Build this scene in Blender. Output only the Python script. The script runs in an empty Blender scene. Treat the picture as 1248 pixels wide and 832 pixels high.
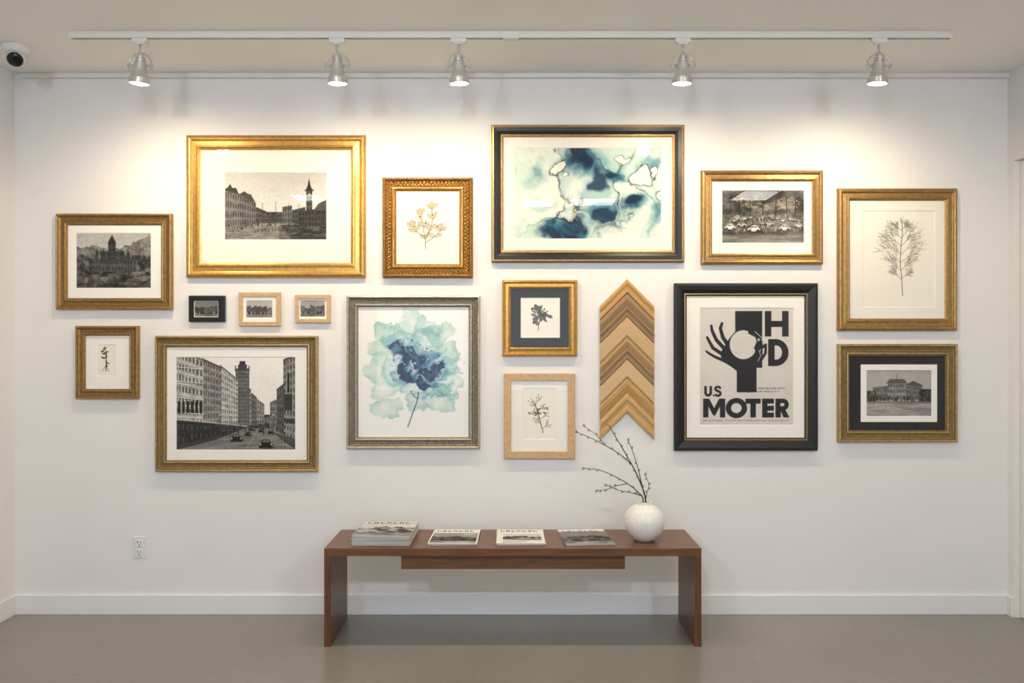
import bpy, math, random
import numpy as np
from mathutils import Vector, Matrix
random.seed(4)
CH=1.383; CD=4.267; FP=1024.0
# image pixels -> metres, for things standing d metres off the back wall
def wx(u,d=0.0): return (u-624.0)*(CD-d)/FP
def wz(v,d=0.0): return CH-(v-416.0)*(CD-d)/FP
def lin(c):
    c=np.asarray(c,dtype=float)/255.0
    return np.where(c<=0.04045,c/12.92,((c+0.055)/1.055)**2.4)
def L3(c):
    a=lin(c); return (float(a[0]),float(a[1]),float(a[2]),1.0)
SC=bpy.context.scene
SC.view_settings.view_transform='Standard'
def link(o,parent=None):
    SC.collection.objects.link(o)
    if parent is not None: o.parent=parent
    return o
def empty(name,loc=(0,0,0),rot=(0,0,0)):
    o=bpy.data.objects.new(name,None); o.location=loc; o.rotation_euler=rot; o.empty_display_size=0.05
    return link(o)
def mk(name,verts,faces,mats,parent=None,loc=(0,0,0),rot=(0,0,0),smooth=False,midx=None,recalc=True,bevel=0,seg=2):
    me=bpy.data.meshes.new(name); me.from_pydata([tuple(v) for v in verts],[],[tuple(f) for f in faces])
    if not isinstance(mats,(list,tuple)): mats=[mats]
    for m in mats: me.materials.append(m)
    if midx is not None: me.polygons.foreach_set('material_index',midx)
    if recalc:
        import bmesh
        bm=bmesh.new(); bm.from_mesh(me); bmesh.ops.recalc_face_normals(bm,faces=bm.faces); bm.to_mesh(me); bm.free()
    if smooth: me.polygons.foreach_set('use_smooth',[True]*len(me.polygons))
    me.update()
    o=bpy.data.objects.new(name,me); o.location=loc; o.rotation_euler=rot
    link(o,parent)
    if bevel:
        b=o.modifiers.new('bevel','BEVEL'); b.width=bevel; b.segments=seg; b.limit_method='ANGLE'
    return o
class G:
    def __init__(s): s.v=[]; s.f=[]; s.m=[]
    def add(s,v,f,m=0):
        n=len(s.v); s.v+= [tuple(a) for a in v]; s.f+=[tuple(i+n for i in q) for q in f]; s.m+=[m]*len(f)
    def box(s,x0,x1,y0,y1,z0,z1,m=0):
        v=[(x,y,z) for x in (x0,x1) for y in (y0,y1) for z in (z0,z1)]
        s.add(v,[(0,1,3,2),(4,6,7,5),(0,4,5,1),(2,3,7,6),(0,2,6,4),(1,5,7,3)],m)
    def lathe(s,prof,n=32,m=0,mat=None,c=(0,0,0)):
        v=[];f=[]
        for r,z in prof:
            for i in range(n):
                a=2*math.pi*i/n; p=Vector((r*math.cos(a),r*math.sin(a),z))
                if mat is not None: p=mat@p
                v.append((p.x+c[0],p.y+c[1],p.z+c[2]))
        for j in range(len(prof)-1):
            for i in range(n):
                k=(i+1)%n; f.append((j*n+i,j*n+k,(j+1)*n+k,(j+1)*n+i))
        f.append(tuple(range(n))); f.append(tuple((len(prof)-1)*n+i for i in range(n)))
        s.add(v,f,m)
    def tube(s,pts,rads,n=8,m=0):
        pts=[Vector(p) for p in pts]; v=[];f=[]
        if not isinstance(rads,(list,tuple)): rads=[rads]*len(pts)
        for i,p in enumerate(pts):
            t=(pts[min(i+1,len(pts)-1)]-pts[max(i-1,0)]).normalized()
            up=Vector((0,1,0)) if abs(t.y)<0.9 else Vector((1,0,0))
            a=t.cross(up).normalized(); b=t.cross(a)
            for k in range(n):
                q=2*math.pi*k/n; w=p+(a*math.cos(q)+b*math.sin(q))*rads[i]; v.append(tuple(w))
        for j in range(len(pts)-1):
            for i in range(n):
                k=(i+1)%n; f.append((j*n+i,j*n+k,(j+1)*n+k,(j+1)*n+i))
        f.append(tuple(range(n))); f.append(tuple((len(pts)-1)*n+i for i in range(n)))
        s.add(v,f,m)
    def ball(s,c,r,rot=None,nu=8,nv=5,m=0):
        v=[];f=[]
        if not isinstance(r,(list,tuple)): r=(r,r,r)
        for j in range(1,nv):
            th=math.pi*j/nv
            for i in range(nu):
                ph=2*math.pi*i/nu
                v.append(Vector((r[0]*math.sin(th)*math.cos(ph),r[1]*math.sin(th)*math.sin(ph),r[2]*math.cos(th))))
        v.append(Vector((0,0,r[2]))); v.append(Vector((0,0,-r[2])))
        for j in range(nv-2):
            for i in range(nu):
                k=(i+1)%nu; f.append((j*nu+i,j*nu+k,(j+1)*nu+k,(j+1)*nu+i))
        T=len(v)-2;B=len(v)-1
        for i in range(nu):
            k=(i+1)%nu; f.append((T,k,i)); f.append((B,(nv-2)*nu+i,(nv-2)*nu+k))
        if rot is not None: v=[rot@p for p in v]
        s.add([(p.x+c[0],p.y+c[1],p.z+c[2]) for p in v],f,m)
    def rings(s,rs,m=None,close=True):
        # rs: (x0,x1,z0,z1,depth)  depth measured out from the wall (toward -Y)
        v=[];f=[];mm=[]
        for x0,x1,z0,z1,d in rs: v+=[(x0,-d,z0),(x1,-d,z0),(x1,-d,z1),(x0,-d,z1)]
        n=len(rs)
        for j in range(n if close else n-1):
            q=(j+1)%n
            for i in range(4):
                k=(i+1)%4; f.append((j*4+i,j*4+k,q*4+k,q*4+i)); mm.append(0 if m is None else m[min(j,len(m)-1)])
        b=len(s.v); s.v+=v; s.f+=[tuple(i+b for i in q) for q in f]; s.m+=mm
    def make(s,name,mats,**k): return mk(name,s.v,s.f,mats,midx=s.m,**k)

# ---------------- materials ----------------
def principled(name,col,rough=0.5,metal=0.0,**kw):
    m=bpy.data.materials.new(name); m.use_nodes=True; nt=m.node_tree; b=nt.nodes['Principled BSDF']
    b.inputs['Base Color'].default_value=L3(col); b.inputs['Roughness'].default_value=rough; b.inputs['Metallic'].default_value=metal
    for k,v in kw.items(): b.inputs[k.replace('_',' ')].default_value=v
    return m,nt,b
def coord(nt,scale=(1,1,1),kind='Object'):
    t=nt.nodes.new('ShaderNodeTexCoord'); mp=nt.nodes.new('ShaderNodeMapping'); mp.inputs['Scale'].default_value=scale
    nt.links.new(t.outputs[kind],mp.inputs['Vector']); return mp.outputs['Vector']
def noise(nt,vec,sc,det=4,rough=0.55):
    n=nt.nodes.new('ShaderNodeTexNoise'); n.inputs['Scale'].default_value=sc; n.inputs['Detail'].default_value=det; n.inputs['Roughness'].default_value=rough
    nt.links.new(vec,n.inputs['Vector']); return n.outputs['Fac']
def ramp(nt,fac,stops):
    r=nt.nodes.new('ShaderNodeValToRGB'); e=r.color_ramp.elements
    while len(e)<len(stops): e.new(0.5)
    for i,(p,c) in enumerate(stops): e[i].position=p; e[i].color=L3(c)
    nt.links.new(fac,r.inputs['Fac']); return r.outputs['Color']
def bump(nt,b,h,st,dist=0.002):
    n=nt.nodes.new('ShaderNodeBump'); n.inputs['Strength'].default_value=st; n.inputs['Distance'].default_value=dist
    nt.links.new(h,n.inputs['Height']); nt.links.new(n.outputs['Normal'],b.inputs['Normal'])
def noisy(name,c1,c2,sc,rough=0.5,metal=0,bs=0.0,bsc=None,scale=(1,1,1),det=4,**kw):
    m,nt,b=principled(name,c1,rough,metal,**kw); v=coord(nt,scale)
    nt.links.new(ramp(nt,noise(nt,v,sc,det),[(0.3,c1),(0.7,c2)]),b.inputs['Base Color'])
    if bs: bump(nt,b,noise(nt,v,bsc or sc,3),bs)
    return m
def gold(name,c,dark,rough=0.34,sc=140,bs=0.5,voro=0,metal=0.85):
    m,nt,b=principled(name,c,rough,metal); v=coord(nt)
    mid=[(a*.6+d*.4) for a,d in zip(c,dark)]
    nt.links.new(ramp(nt,noise(nt,v,sc*0.35,5,0.6),[(0.3,mid),(0.62,c)]),b.inputs['Base Color'])
    if voro:
        w=nt.nodes.new('ShaderNodeTexVoronoi'); w.inputs['Scale'].default_value=voro; nt.links.new(v,w.inputs['Vector'])
        mt=nt.nodes.new('ShaderNodeMath'); mt.operation='SUBTRACT'; mt.inputs[0].default_value=1.0; nt.links.new(w.outputs['Distance'],mt.inputs[1])
        bump(nt,b,mt.outputs[0],bs*.6,0.003)
    else: bump(nt,b,noise(nt,v,sc,3),bs*.35,0.001)
    return m
def wood(name,c1,c2,scale,rough=0.45,sc=10,**kw):
    m,nt,b=principled(name,c1,rough,0,**kw); v=coord(nt,scale)
    f=noise(nt,v,sc,6,0.6)
    nt.links.new(ramp(nt,f,[(0.3,c1),(0.5,[(a+d)/2 for a,d in zip(c1,c2)]),(0.7,c2)]),b.inputs['Base Color']); bump(nt,b,f,0.08,0.001)
    return m
def emis(name,col,st):
    m=bpy.data.materials.new(name); m.use_nodes=True; nt=m.node_tree; nt.nodes.clear()
    e=nt.nodes.new('ShaderNodeEmission'); e.inputs[0].default_value=(*col,1); e.inputs[1].default_value=st
    o=nt.nodes.new('ShaderNodeOutputMaterial'); nt.links.new(e.outputs[0],o.inputs[0]); return m

M_wall=noisy('wall_paint',(230,229,228),(233,232,231),3,0.75,bs=0.03,bsc=220)
M_ceil=noisy('ceiling_paint',(243,242,239),(245,244,241),2,0.85)
M_trim=principled('trim_paint',(232,232,232),0.4)[0]
M_white=principled('white_enamel',(230,228,223),0.35)[0]
M_head=principled('satin_silver_enamel',(206,203,198),0.3,0.45)[0]
M_grey=principled('grey_metal',(150,148,144),0.4,0.6)[0]
M_dark=principled('dark_plastic',(14,14,15),0.15)[0]
M_floor,nt,b=principled('polished_concrete',(140,130,118),0.32)
v=coord(nt,(1,1,1))
n1=noise(nt,v,1.1,4,0.5); n2=noise(nt,v,34,4,0.6)
mx=nt.nodes.new('ShaderNodeMath'); mx.operation='MULTIPLY_ADD'; mx.inputs[1].default_value=0.35; nt.links.new(n2,mx.inputs[0]); 
mm=nt.nodes.new('ShaderNodeMath'); mm.operation='MULTIPLY'; mm.inputs[1].default_value=0.65; nt.links.new(n1,mm.inputs[0]); nt.links.new(mm.outputs[0],mx.inputs[2])
nt.links.new(ramp(nt,mx.outputs[0],[(0.3,(124,120,114)),(0.5,(135,131,124)),(0.7,(146,142,135))]),b.inputs['Base Color'])
rr=nt.nodes.new('ShaderNodeMapRange'); rr.inputs['To Min'].default_value=0.24; rr.inputs['To Max'].default_value=0.34; nt.links.new(n1,rr.inputs['Value']); nt.links.new(rr.outputs[0],b.inputs['Roughness'])

M_gold=gold('bright_gold_leaf',(212,168,96),(150,108,50),0.36)
M_orn=gold('ornate_gold',(222,178,104),(150,108,50),0.34,bs=0.4)
M_ornd=gold('ornate_gold_recess',(140,102,50),(86,60,26),0.5,bs=0.8,voro=130)  # darker body copies, here and below: relief shade put into the colour
M_agold=gold('antique_gold',(178,143,92),(108,82,46),0.42,bs=0.7)
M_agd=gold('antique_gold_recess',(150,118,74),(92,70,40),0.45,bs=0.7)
M_olive=gold('olive_gold',(190,166,116),(124,102,66),0.4,bs=0.6)
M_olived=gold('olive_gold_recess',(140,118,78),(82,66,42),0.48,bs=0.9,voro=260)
M_silver=gold('pewter_silver',(206,198,184),(140,130,116),0.36,bs=0.5)
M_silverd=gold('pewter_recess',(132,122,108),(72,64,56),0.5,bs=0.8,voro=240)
M_black=noisy('black_lacquer',(11,11,11),(15,15,15),30,0.42)
M_lwood=wood('light_maple',(210,178,134),(190,154,110),(8,8,8),0.5,6)
M_mat=noisy('white_matboard',(240,238,232),(242,240,235),300,0.9)
M_cream=noisy('cream_matboard',(236,232,222),(238,234,225),300,0.9)
M_bmat=noisy('black_matboard',(17,18,20),(21,22,24),300,0.9)
M_back=principled('backing_board',(120,100,80),0.9)[0]
M_art,nt,b=principled('printed_paper',(255,255,255),0.75)
at=nt.nodes.new('ShaderNodeAttribute'); at.attribute_name='Col'; nt.links.new(at.outputs['Color'],b.inputs['Base Color'])
b.inputs['Specular IOR Level'].default_value=0.15
M_glass=bpy.data.materials.new('picture_glass'); M_glass.use_nodes=True; nt=M_glass.node_tree; nt.nodes.clear()
tr=nt.nodes.new('ShaderNodeBsdfTransparent'); gl=nt.nodes.new('ShaderNodeBsdfGlossy'); gl.inputs['Roughness'].default_value=0.0
mi=nt.nodes.new('ShaderNodeMixShader'); mi.inputs[0].default_value=.04; o=nt.nodes.new('ShaderNodeOutputMaterial')
nt.links.new(tr.outputs[0],mi.inputs[1]); nt.links.new(gl.outputs[0],mi.inputs[2]); nt.links.new(mi.outputs[0],o.inputs[0])

# ---------------- painter for prints (values become vertex colours) ----------------
def vn(X,Y,seed):
    R=np.random.RandomState(seed).rand(64,64)
    xi=np.floor(X).astype(int); yi=np.floor(Y).astype(int); fx=X-xi; fy=Y-yi
    fx=fx*fx*(3-2*fx); fy=fy*fy*(3-2*fy)
    a=R[yi%64,xi%64]; b_=R[yi%64,(xi+1)%64]; c=R[(yi+1)%64,xi%64]; d=R[(yi+1)%64,(xi+1)%64]
    return (a*(1-fx)+b_*fx)*(1-fy)+(c*(1-fx)+d*fx)*fy
def fbm(X,Y,sc,seed,octv=4,g=0.55):
    s=0;A=1;T=0
    for i in range(octv):
        an=.6+i*1.1; ca,sa=math.cos(an),math.sin(an)
        s=s+A*vn((X*ca-Y*sa)/sc+17*i,(X*sa+Y*ca)/sc+9*i,seed+i); T+=A; A*=g; sc/=2.0
    return s/T
class Cv:
    def __init__(s,x0,y0,x1,y1,k,bg):
        s.b=(x0,y0,x1,y1); nx=int((x1-x0)*k); ny=int((y1-y0)*k); s.k=k
        s.X,s.Y=np.meshgrid(x0+(np.arange(nx)+.5)/nx*(x1-x0),y0+(np.arange(ny)+.5)/ny*(y1-y0))
        s.c=np.ones((ny,nx,3))*np.array(bg,dtype=float)
    def bl(s,mask,col,a=1.0):
        m=(np.clip(mask,0,1)*a)[...,None]; s.c=s.c*(1-m)+np.array(col,dtype=float)*m
    def win(s,x0,y0,x1,y1):
        X0,Y0,X1,Y1=s.b; ny,nx=s.X.shape
        i0=max(0,int((x0-X0)/(X1-X0)*nx)-1); i1=min(nx,int((x1-X0)/(X1-X0)*nx)+2)
        j0=max(0,int((y0-Y0)/(Y1-Y0)*ny)-1); j1=min(ny,int((y1-Y0)/(Y1-Y0)*ny)+2)
        return (slice(j0,max(j0,j1)),slice(i0,max(i0,i1)))
    def sub(s,w,mask,col,a):
        m=(np.clip(mask,0,1)*a)[...,None]; s.c[w]=s.c[w]*(1-m)+np.array(col,dtype=float)*m
    def seg(s,x0,y0,x1,y1,wd,col,a=1,w2=None,butt=False):
        if w2 is None: w2=wd
        r=max(wd,w2); w=s.win(min(x0,x1)-r,min(y0,y1)-r,max(x0,x1)+r,max(y0,y1)+r); X=s.X[w];Y=s.Y[w]
        if X.size==0: return
        dx=x1-x0;dy=y1-y0;q=dx*dx+dy*dy+1e-9; t=((X-x0)*dx+(Y-y0)*dy)/q; tc=np.clip(t,0,1)
        d=np.hypot(X-x0-tc*dx,Y-y0-tc*dy); hw=(wd+(w2-wd)*tc)/2
        m=np.clip((hw-d)*s.k+0.5,0,1)
        if butt: m=m*(t>=0)*(t<=1)
        if wd*s.k<1: m=np.clip(1-(d*s.k)/1.0,0,1)*min(1,wd*s.k)
        s.sub(w,m,col,a)
    def line(s,pts,wd,col,a=1,butt=False):
        for p,q in zip(pts[:-1],pts[1:]): s.seg(p[0],p[1],q[0],q[1],wd,col,a,None,butt)
    def rect(s,x0,y0,x1,y1,col,a=1):
        w=s.win(x0,y0,x1,y1); X=s.X[w];Y=s.Y[w]
        m=np.clip((X-x0)*s.k+.5,0,1)*np.clip((x1-X)*s.k+.5,0,1)*np.clip((Y-y0)*s.k+.5,0,1)*np.clip((y1-Y)*s.k+.5,0,1)
        s.sub(w,m,col,a)
    def poly(s,p,col,a=1):
        xs=[q[0] for q in p]; ys=[q[1] for q in p]; w=s.win(min(xs),min(ys),max(xs),max(ys)); X=s.X[w];Y=s.Y[w]; acc=np.zeros(X.shape)
        for ox,oy in ((-.25,-.25),(.25,-.25),(-.25,.25),(.25,.25)):
            XX=X+ox/s.k;YY=Y+oy/s.k; ins=np.zeros(X.shape,bool)
            for i in range(len(p)):
                x0,y0=p[i];x1,y1=p[(i+1)%len(p)]
                if y0==y1: continue
                ins^=((y0>YY)!=(y1>YY))&(XX<(x1-x0)*(YY-y0)/(y1-y0)+x0)
            acc+=ins
        s.sub(w,acc/4,col,a)
    def ell(s,cx,cy,rx,ry,col,a=1,rot=0,soft=None):
        R=max(rx,ry)*1.2+2; w=s.win(cx-R,cy-R,cx+R,cy+R); X=s.X[w]-cx;Y=s.Y[w]-cy
        if X.size==0: return
        c_=math.cos(rot);n_=math.sin(rot); u=(X*c_+Y*n_)/rx; v=(-X*n_+Y*c_)/ry; d=np.sqrt(u*u+v*v)
        k=s.k*min(rx,ry) if soft is None else 1/soft
        s.sub(w,np.clip((1-d)*k+.5,0,1),col,a)
    def facade(s,x0,x1,t0,t1,b0,b1,base,win,nc,nr,a=0.75,seed=1,gx=(.3,.72),gy=(.25,.78),persp=1.0):
        w=s.win(x0,min(t0,t1),x1,max(b0,b1)); X=s.X[w];Y=s.Y[w]
        u=(X-x0)/(x1-x0); T=t0+(t1-t0)*u; B=b0+(b1-b0)*u; v=(Y-T)/(B-T)
        m=((u>=0)&(u<=1)&(v>=0)&(v<=1)).astype(float)
        g=base*(0.66+0.68*fbm(X,Y,4,seed+3,5,.7)); s.sub2(w,m,g)
        up=np.clip(u,0,1)**persp
        fu=(up*nc)%1; fv=(v*nr)%1
        wv=.55+.9*vn(np.floor(up*nc)+3,np.floor(v*nr)+seed,seed)
        s.sub(w,m*(fu>gx[0])*(fu<gx[1])*(fv>gy[0])*(fv<gy[1])*wv,(win,)*3,a)
        s.sub(w,m*(fv<0.1),(min(255,base*1.35),)*3,0.45); s.sub(w,m*(fv>.1)*(fv<.17),(base*.5,)*3,0.5); s.sub(w,m*(v<0.03),(base*.5,)*3,0.7)
    def sub2(s,w,m,g):
        m=m[...,None]; s.c[w]=s.c[w]*(1-m)+g[...,None]*m
    def gray(s,m,g):
        m=np.clip(m,0,1)[...,None]; s.c=s.c*(1-m)+g[...,None]*m
    def grain(s,amt,seed,tint=(1,.99,.97),con=1.0):
        r=np.random.RandomState(seed).normal(0,1,s.X.shape); r=(r+np.roll(r,1,0)+np.roll(r,1,1)+np.roll(r,(1,1),(0,1)))/2
        s.c=s.c*(1+amt*.16*r[...,None]*(1.15-s.c/255.0))
        s.c=np.clip((s.c-110)*con+110,6,248)*np.array(tint)
def fine(c,ytop,ybot,lo,hi,seed,sx=5,sy=3):
    X,Y=c.X,c.Y; n=fbm(X*1.0,Y*sx/sy,sx,seed,5,.7); n=np.clip((n-.5)*3+.5,0,1)
    return lo+(hi-lo)*n

def ph_square():
    c=Cv(274,210,398,292,2.4,(208,)*3); X,Y=c.X,c.Y
    c.c[:]=(186+24*np.clip((Y-210)/50,0,1)+22*(fbm(X,Y*1.6,50,3)-.5))[...,None]
    c.gray((Y>268).astype(float),fine(c,0,0,78,138,5,14,3))
    c.gray(((Y>258)&(Y<272)).astype(float)*(X>300),fine(c,0,0,26,110,8,4,5))
    c.facade(274,292,230,236,279,276,120,30,6,4,seed=2); c.facade(292,312,236,247,276,273,104,26,7,4,seed=5)
    c.poly([(274,231),(278,228),(281,224),(283,229),(288,229),(291,236)],(62,)*3)
    c.poly([(291,237),(298,233),(302,236),(306,237),(312,248)],(70,)*3)
    c.facade(312,326,252,258,272,270,84,28,5,3); c.facade(326,344,262,260,271,271,74,36,6,2)
    c.facade(344,356,252,250,272,272,96,32,4,3); c.facade(356,372,256,252,272,272,80,24,5,3)
    c.facade(373,380.5,232,232,264,264,84,30,2,5); c.poly([(372,233),(374.5,227),(376.5,217),(378.5,227),(381.5,233)],(46,)*3)
    c.rect(371.5,231,382,233,(46,)*3); c.ell(376.7,237,1.6,1.6,(170,)*3)
    c.facade(364,398,258,252,276,280,64,20,9,3)
    c.poly([(382,256),(388,248),(398,243),(398,256)],(78,)*3)
    c.gray((Y>274).astype(float)*(X>340),fine(c,0,0,40,90,11,12,3))
    c.poly([(274,292),(300,276),(340,272),(356,292)],(160,)*3,.35)
    for i in range(60):
        x=random.uniform(276,396); y=random.uniform(271,281); c.seg(x,y,x,y+random.uniform(1,2.5),1,(22,)*3,.8)
    for x in (320,336,352,364): c.seg(x,246+abs(x-336)*.1,x,276,.6,(40,)*3,.8)
    for i in range(6): c.line([(274+i*9,292),(330,273)],.5,(74,)*3,.5)
    c.grain(.5,4,con=1.05); return c
def ph_castle():
    c=Cv(93,284,184,351,2.4,(170,)*3); X,Y=c.X,c.Y
    c.c[:]=(176+30*(fbm(X,Y*1.5,30,6)-.5))[...,None]
    r=300+8*(fbm(X,Y*0,12,9)-.5)*2-np.clip((X-150)*.28,0,9)
    c.gray((Y>r).astype(float),fine(c,0,0,86,146,12,8,6))
    r2=312+14*(fbm(X,Y*0,14,19)-.5)+np.abs(X-138)*.03
    c.gray((Y>r2).astype(float),fine(c,0,0,30,116,13,6,8))
    c.facade(112,166,315,315,330,333,78,22,14,2)
    c.facade(122,152,306,306,322,322,70,22,8,2)
    c.facade(132,141,296,296,318,318,60,22,2,4); c.poly([(131,297),(136.5,286),(142,297)],(40,)*3)
    for x in (118,126,148,156): c.poly([(x-2,312),(x,302),(x+2,312)],(46,)*3); c.rect(x-2,311,x+2,320,(56,)*3)
    c.gray((Y>331).astype(float),fine(c,0,0,26,120,23,10,4))
    for i in range(8):
        x=93+i*12; c.poly([(x,351),(x+3,336+random.random()*6),(x+9,338+random.random()*5),(x+11,351)],(random.choice([44,60,90]),)*3,.5)
    c.grain(.6,7,con=1.05); return c
def ph_street():
    c=Cv(215,435,360,548,2.8,(226,)*3); X,Y=c.X,c.Y
    c.c[:]=(226+10*(fbm(X,Y,40,2)-.5))[...,None]
    c.gray((Y>512).astype(float),fine(c,0,0,100,132,5,30,3))
    c.gray(((Y>505)&(Y<522)&(X>300)).astype(float),fine(c,0,0,24,120,6,5,6))
    c.facade(296,306,470,474,518,518,140,60,4,8,seed=3); 
    c.facade(306,313,478,484,518,517,104,46,3,6); c.facade(313,322,486,492,517,516,130,60,3,5)
    c.facade(287,304,449,449,520,520,104,34,6,16,seed=11); c.rect(290,444,301,450,(72,)*3); c.rect(292,440,299,445,(60,)*3)
    for q in (287,303.4): c.seg(q,446,q,452,1.4,(80,)*3)
    c.facade(268,290,444,462,527,522,172,56,9,11,seed=4,persp=.8)
    c.facade(246,270,436,447,531,526,132,40,8,10,seed=5,persp=.8)
    c.facade(215,248,424,438,521,520,168,38,8,7,seed=6,gx=(.25,.68),gy=(.25,.8),persp=.85)
    for t in (450,467,487,505): c.line([(215,t-3),(248,t)],1.2,(204,)*3,.8); c.line([(215,t-1.8),(248,t+1.2)],.7,(70,)*3,.7)
    for i in range(6):
        x=218.5+i*5.3; c.ell(x,491,1.7,2.6,(26,)*3,.9); c.rect(x-1.7,491,x+1.7,503,(26,)*3,.9)
    c.poly([(215,512),(296,517),(300,521),(262,536),(215,548)],(52,)*3,.85)
    c.facade(215,264,513,517,542,531,50,120,9,2,a=.35)
    c.line([(215,510.5),(262,515),(300,519)],1.6,(190,)*3,.8)
    c.facade(345,360,438,431,541,548,130,32,4,12,seed=8); c.facade(337,346,474,467,524,530,88,34,3,7,seed=9)
    c.facade(329,338,490,486,520,522,120,50,3,5)
    c.rect(346,480,356,500,(50,)*3,.85); c.rect(350,454,352.5,478,(30,)*3); c.rect(347,510,360,516,(48,)*3,.8)
    c.poly([(334,527),(360,535),(360,548),(338,531)],(54,)*3,.7)
    c.line([(300,548),(316,520)],.6,(180,)*3,.5); c.line([(250,548),(312,520)],.6,(180,)*3,.35)
    for (x,y,s_) in ((288,533,1.0),(324,540,1.2),(306,522,.5),(318,524,.5),(302,528,.6),(330,526,.5),(312,519,.35)):
        c.ell(x+1,y+4*s_,9*s_,1.6*s_,(54,)*3,.6); c.ell(x,y+1.4*s_,7.4*s_,2.8*s_,(30,)*3); c.poly([(x-5*s_,y-.6*s_),(x-3.6*s_,y-4*s_),(x+3.4*s_,y-4*s_),(x+4.8*s_,y-.6*s_)],(42,)*3)
        c.rect(x-3*s_,y-3.2*s_,x-.4*s_,y-1.2*s_,(140,)*3,.8); c.rect(x+.4*s_,y-3.2*s_,x+3*s_,y-1.2*s_,(140,)*3,.8); c.ell(x-5.6*s_,y+1*s_,.8*s_,.8*s_,(210,)*3); c.ell(x+5.6*s_,y+1*s_,.8*s_,.8*s_,(210,)*3)
        c.ell(x-4.6*s_,y+3.6*s_,1.5*s_,1.5*s_,(12,)*3); c.ell(x+4.6*s_,y+3.6*s_,1.5*s_,1.5*s_,(12,)*3)
    for i in range(60):
        x=random.uniform(222,345); y=522+random.random()*8+(max(0,260-x))*.2; h=random.uniform(2,4.4)
        c.seg(x,y-h,x,y,1.1,(random.choice([18,30,60]),)*3,.85)
    for x in (268,281,333): c.seg(x,506,x,530,.6,(24,)*3,.8); c.ell(x,505.5,1,1,(190,)*3)
    c.grain(.5,17,con=1.1); return c
def vcar(c,x,y,s,g):
    c.ell(x,y+3.3*s,7.5*s,1.2*s,(22,)*3,.7); c.ell(x,y+1.2*s,7*s,2.2*s,(g,)*3); c.ell(x+.5*s,y-1.1*s,4*s,2.3*s,(g*1.08,)*3)
    c.rect(x-2.6*s,y-2.3*s,x+.2*s,y-.7*s,(40,)*3,.85); c.rect(x+.8*s,y-2.3*s,x+3.4*s,y-.7*s,(40,)*3,.85)
    for q in (-4.2,4.2): c.ell(x+q*s,y+2.6*s,1.6*s,1.5*s,(18,)*3); c.ell(x+q*s,y+2.6*s,.6*s,.6*s,(120,)*3)
def ph_camp():
    c=Cv(880,232,980,296,2.8,(60,)*3); X,Y=c.X,c.Y
    c.c[:]=(fine(c,0,0,52,112,31,12,10))[...,None]
    for i in range(60):
        x=random.choice([random.gauss(912,6),random.gauss(945,8),random.gauss(962,6)]); y=random.uniform(242,256); a=random.uniform(-2.9,-.2); l=random.uniform(6,15)
        pts=[(x+l*t*math.cos(a),y+l*t*math.sin(a)+ l*.7*t*t) for t in (0,.3,.6,1)]; c.line(pts,.8,(178,168,156),.65)
    for x in (890,901,914,930,946,958,969): c.seg(x,240,x+random.uniform(-2,2),268,1.1,(28,)*3,.8)
    c.gray(np.clip((Y-260)/3,0,1)*np.clip((284-Y)/4,0,1)*.85,fine(c,0,0,60,140,33,7,5))
    for i in range(20): vcar(c,random.uniform(884,976),random.uniform(262,269),random.uniform(.4,.6),random.uniform(130,210))
    m=np.clip((Y-258)/3,0,1)*np.clip((286-Y)/4,0,1)*np.clip((fbm(X,Y,6,77,4)-.54)*6,0,1); c.gray(m*.7,fine(c,0,0,40,140,78,5,4))
    for x,y,s,g in ((890,276,1.0,210),(904,273,.8,180),(919,278,1.1,218),(938,272,.8,166),(956,277,1.0,206),(973,274,.8,186),(929,271,.7,150)): vcar(c,x,y,s,g)
    for i in range(40): x=random.uniform(884,976);y=random.uniform(264,283); c.seg(x,y-random.uniform(2,4),x+random.uniform(-.6,.6),y,random.uniform(.7,1.1),(random.choice([26,60,150,210]),)*3,.8)
    c.gray(np.clip((Y-284)/4,0,1),fine(c,0,0,104,146,34,24,3))
    c.grain(.5,37,(1,.97,.93),1.08); return c
def ph_hall():
    c=Cv(1056,450,1136,507,2.8,(172,)*3); X,Y=c.X,c.Y
    c.c[:]=(168+26*(fbm(X,Y*1.4,34,41)-.5))[...,None]
    c.gray((Y>486).astype(float),fine(c,0,0,128,170,42,30,3))
    c.facade(1064,1082,472,470,487,487,118,46,8,2); c.facade(1082,1104,466,466,487,487,130,44,9,3); c.facade(1104,1124,468,470,487,487,108,44,8,3)
    c.poly([(1080,467),(1084,462),(1102,462),(1106,467)],(88,)*3); c.poly([(1103,469),(1113,464),(1126,470)],(80,)*3); c.seg(1093,456,1093,462,.6,(60,)*3)
    c.gray(((Y>474)&(Y<489)&(X>1120)).astype(float),fine(c,0,0,30,90,43,4,4)); c.gray(((Y>476)&(Y<489)&(X<1068)).astype(float),fine(c,0,0,50,110,44,4,4))
    for i in range(90):
        x=random.uniform(1057,1135); y=random.uniform(485,490); c.seg(x,y-3,x,y,1,(random.choice([25,40,90]),)*3,.85)
    c.rect(1056,489.5,1136,491,(90,)*3,.6)
    c.grain(.5,47,con=1.05); return c
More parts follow.
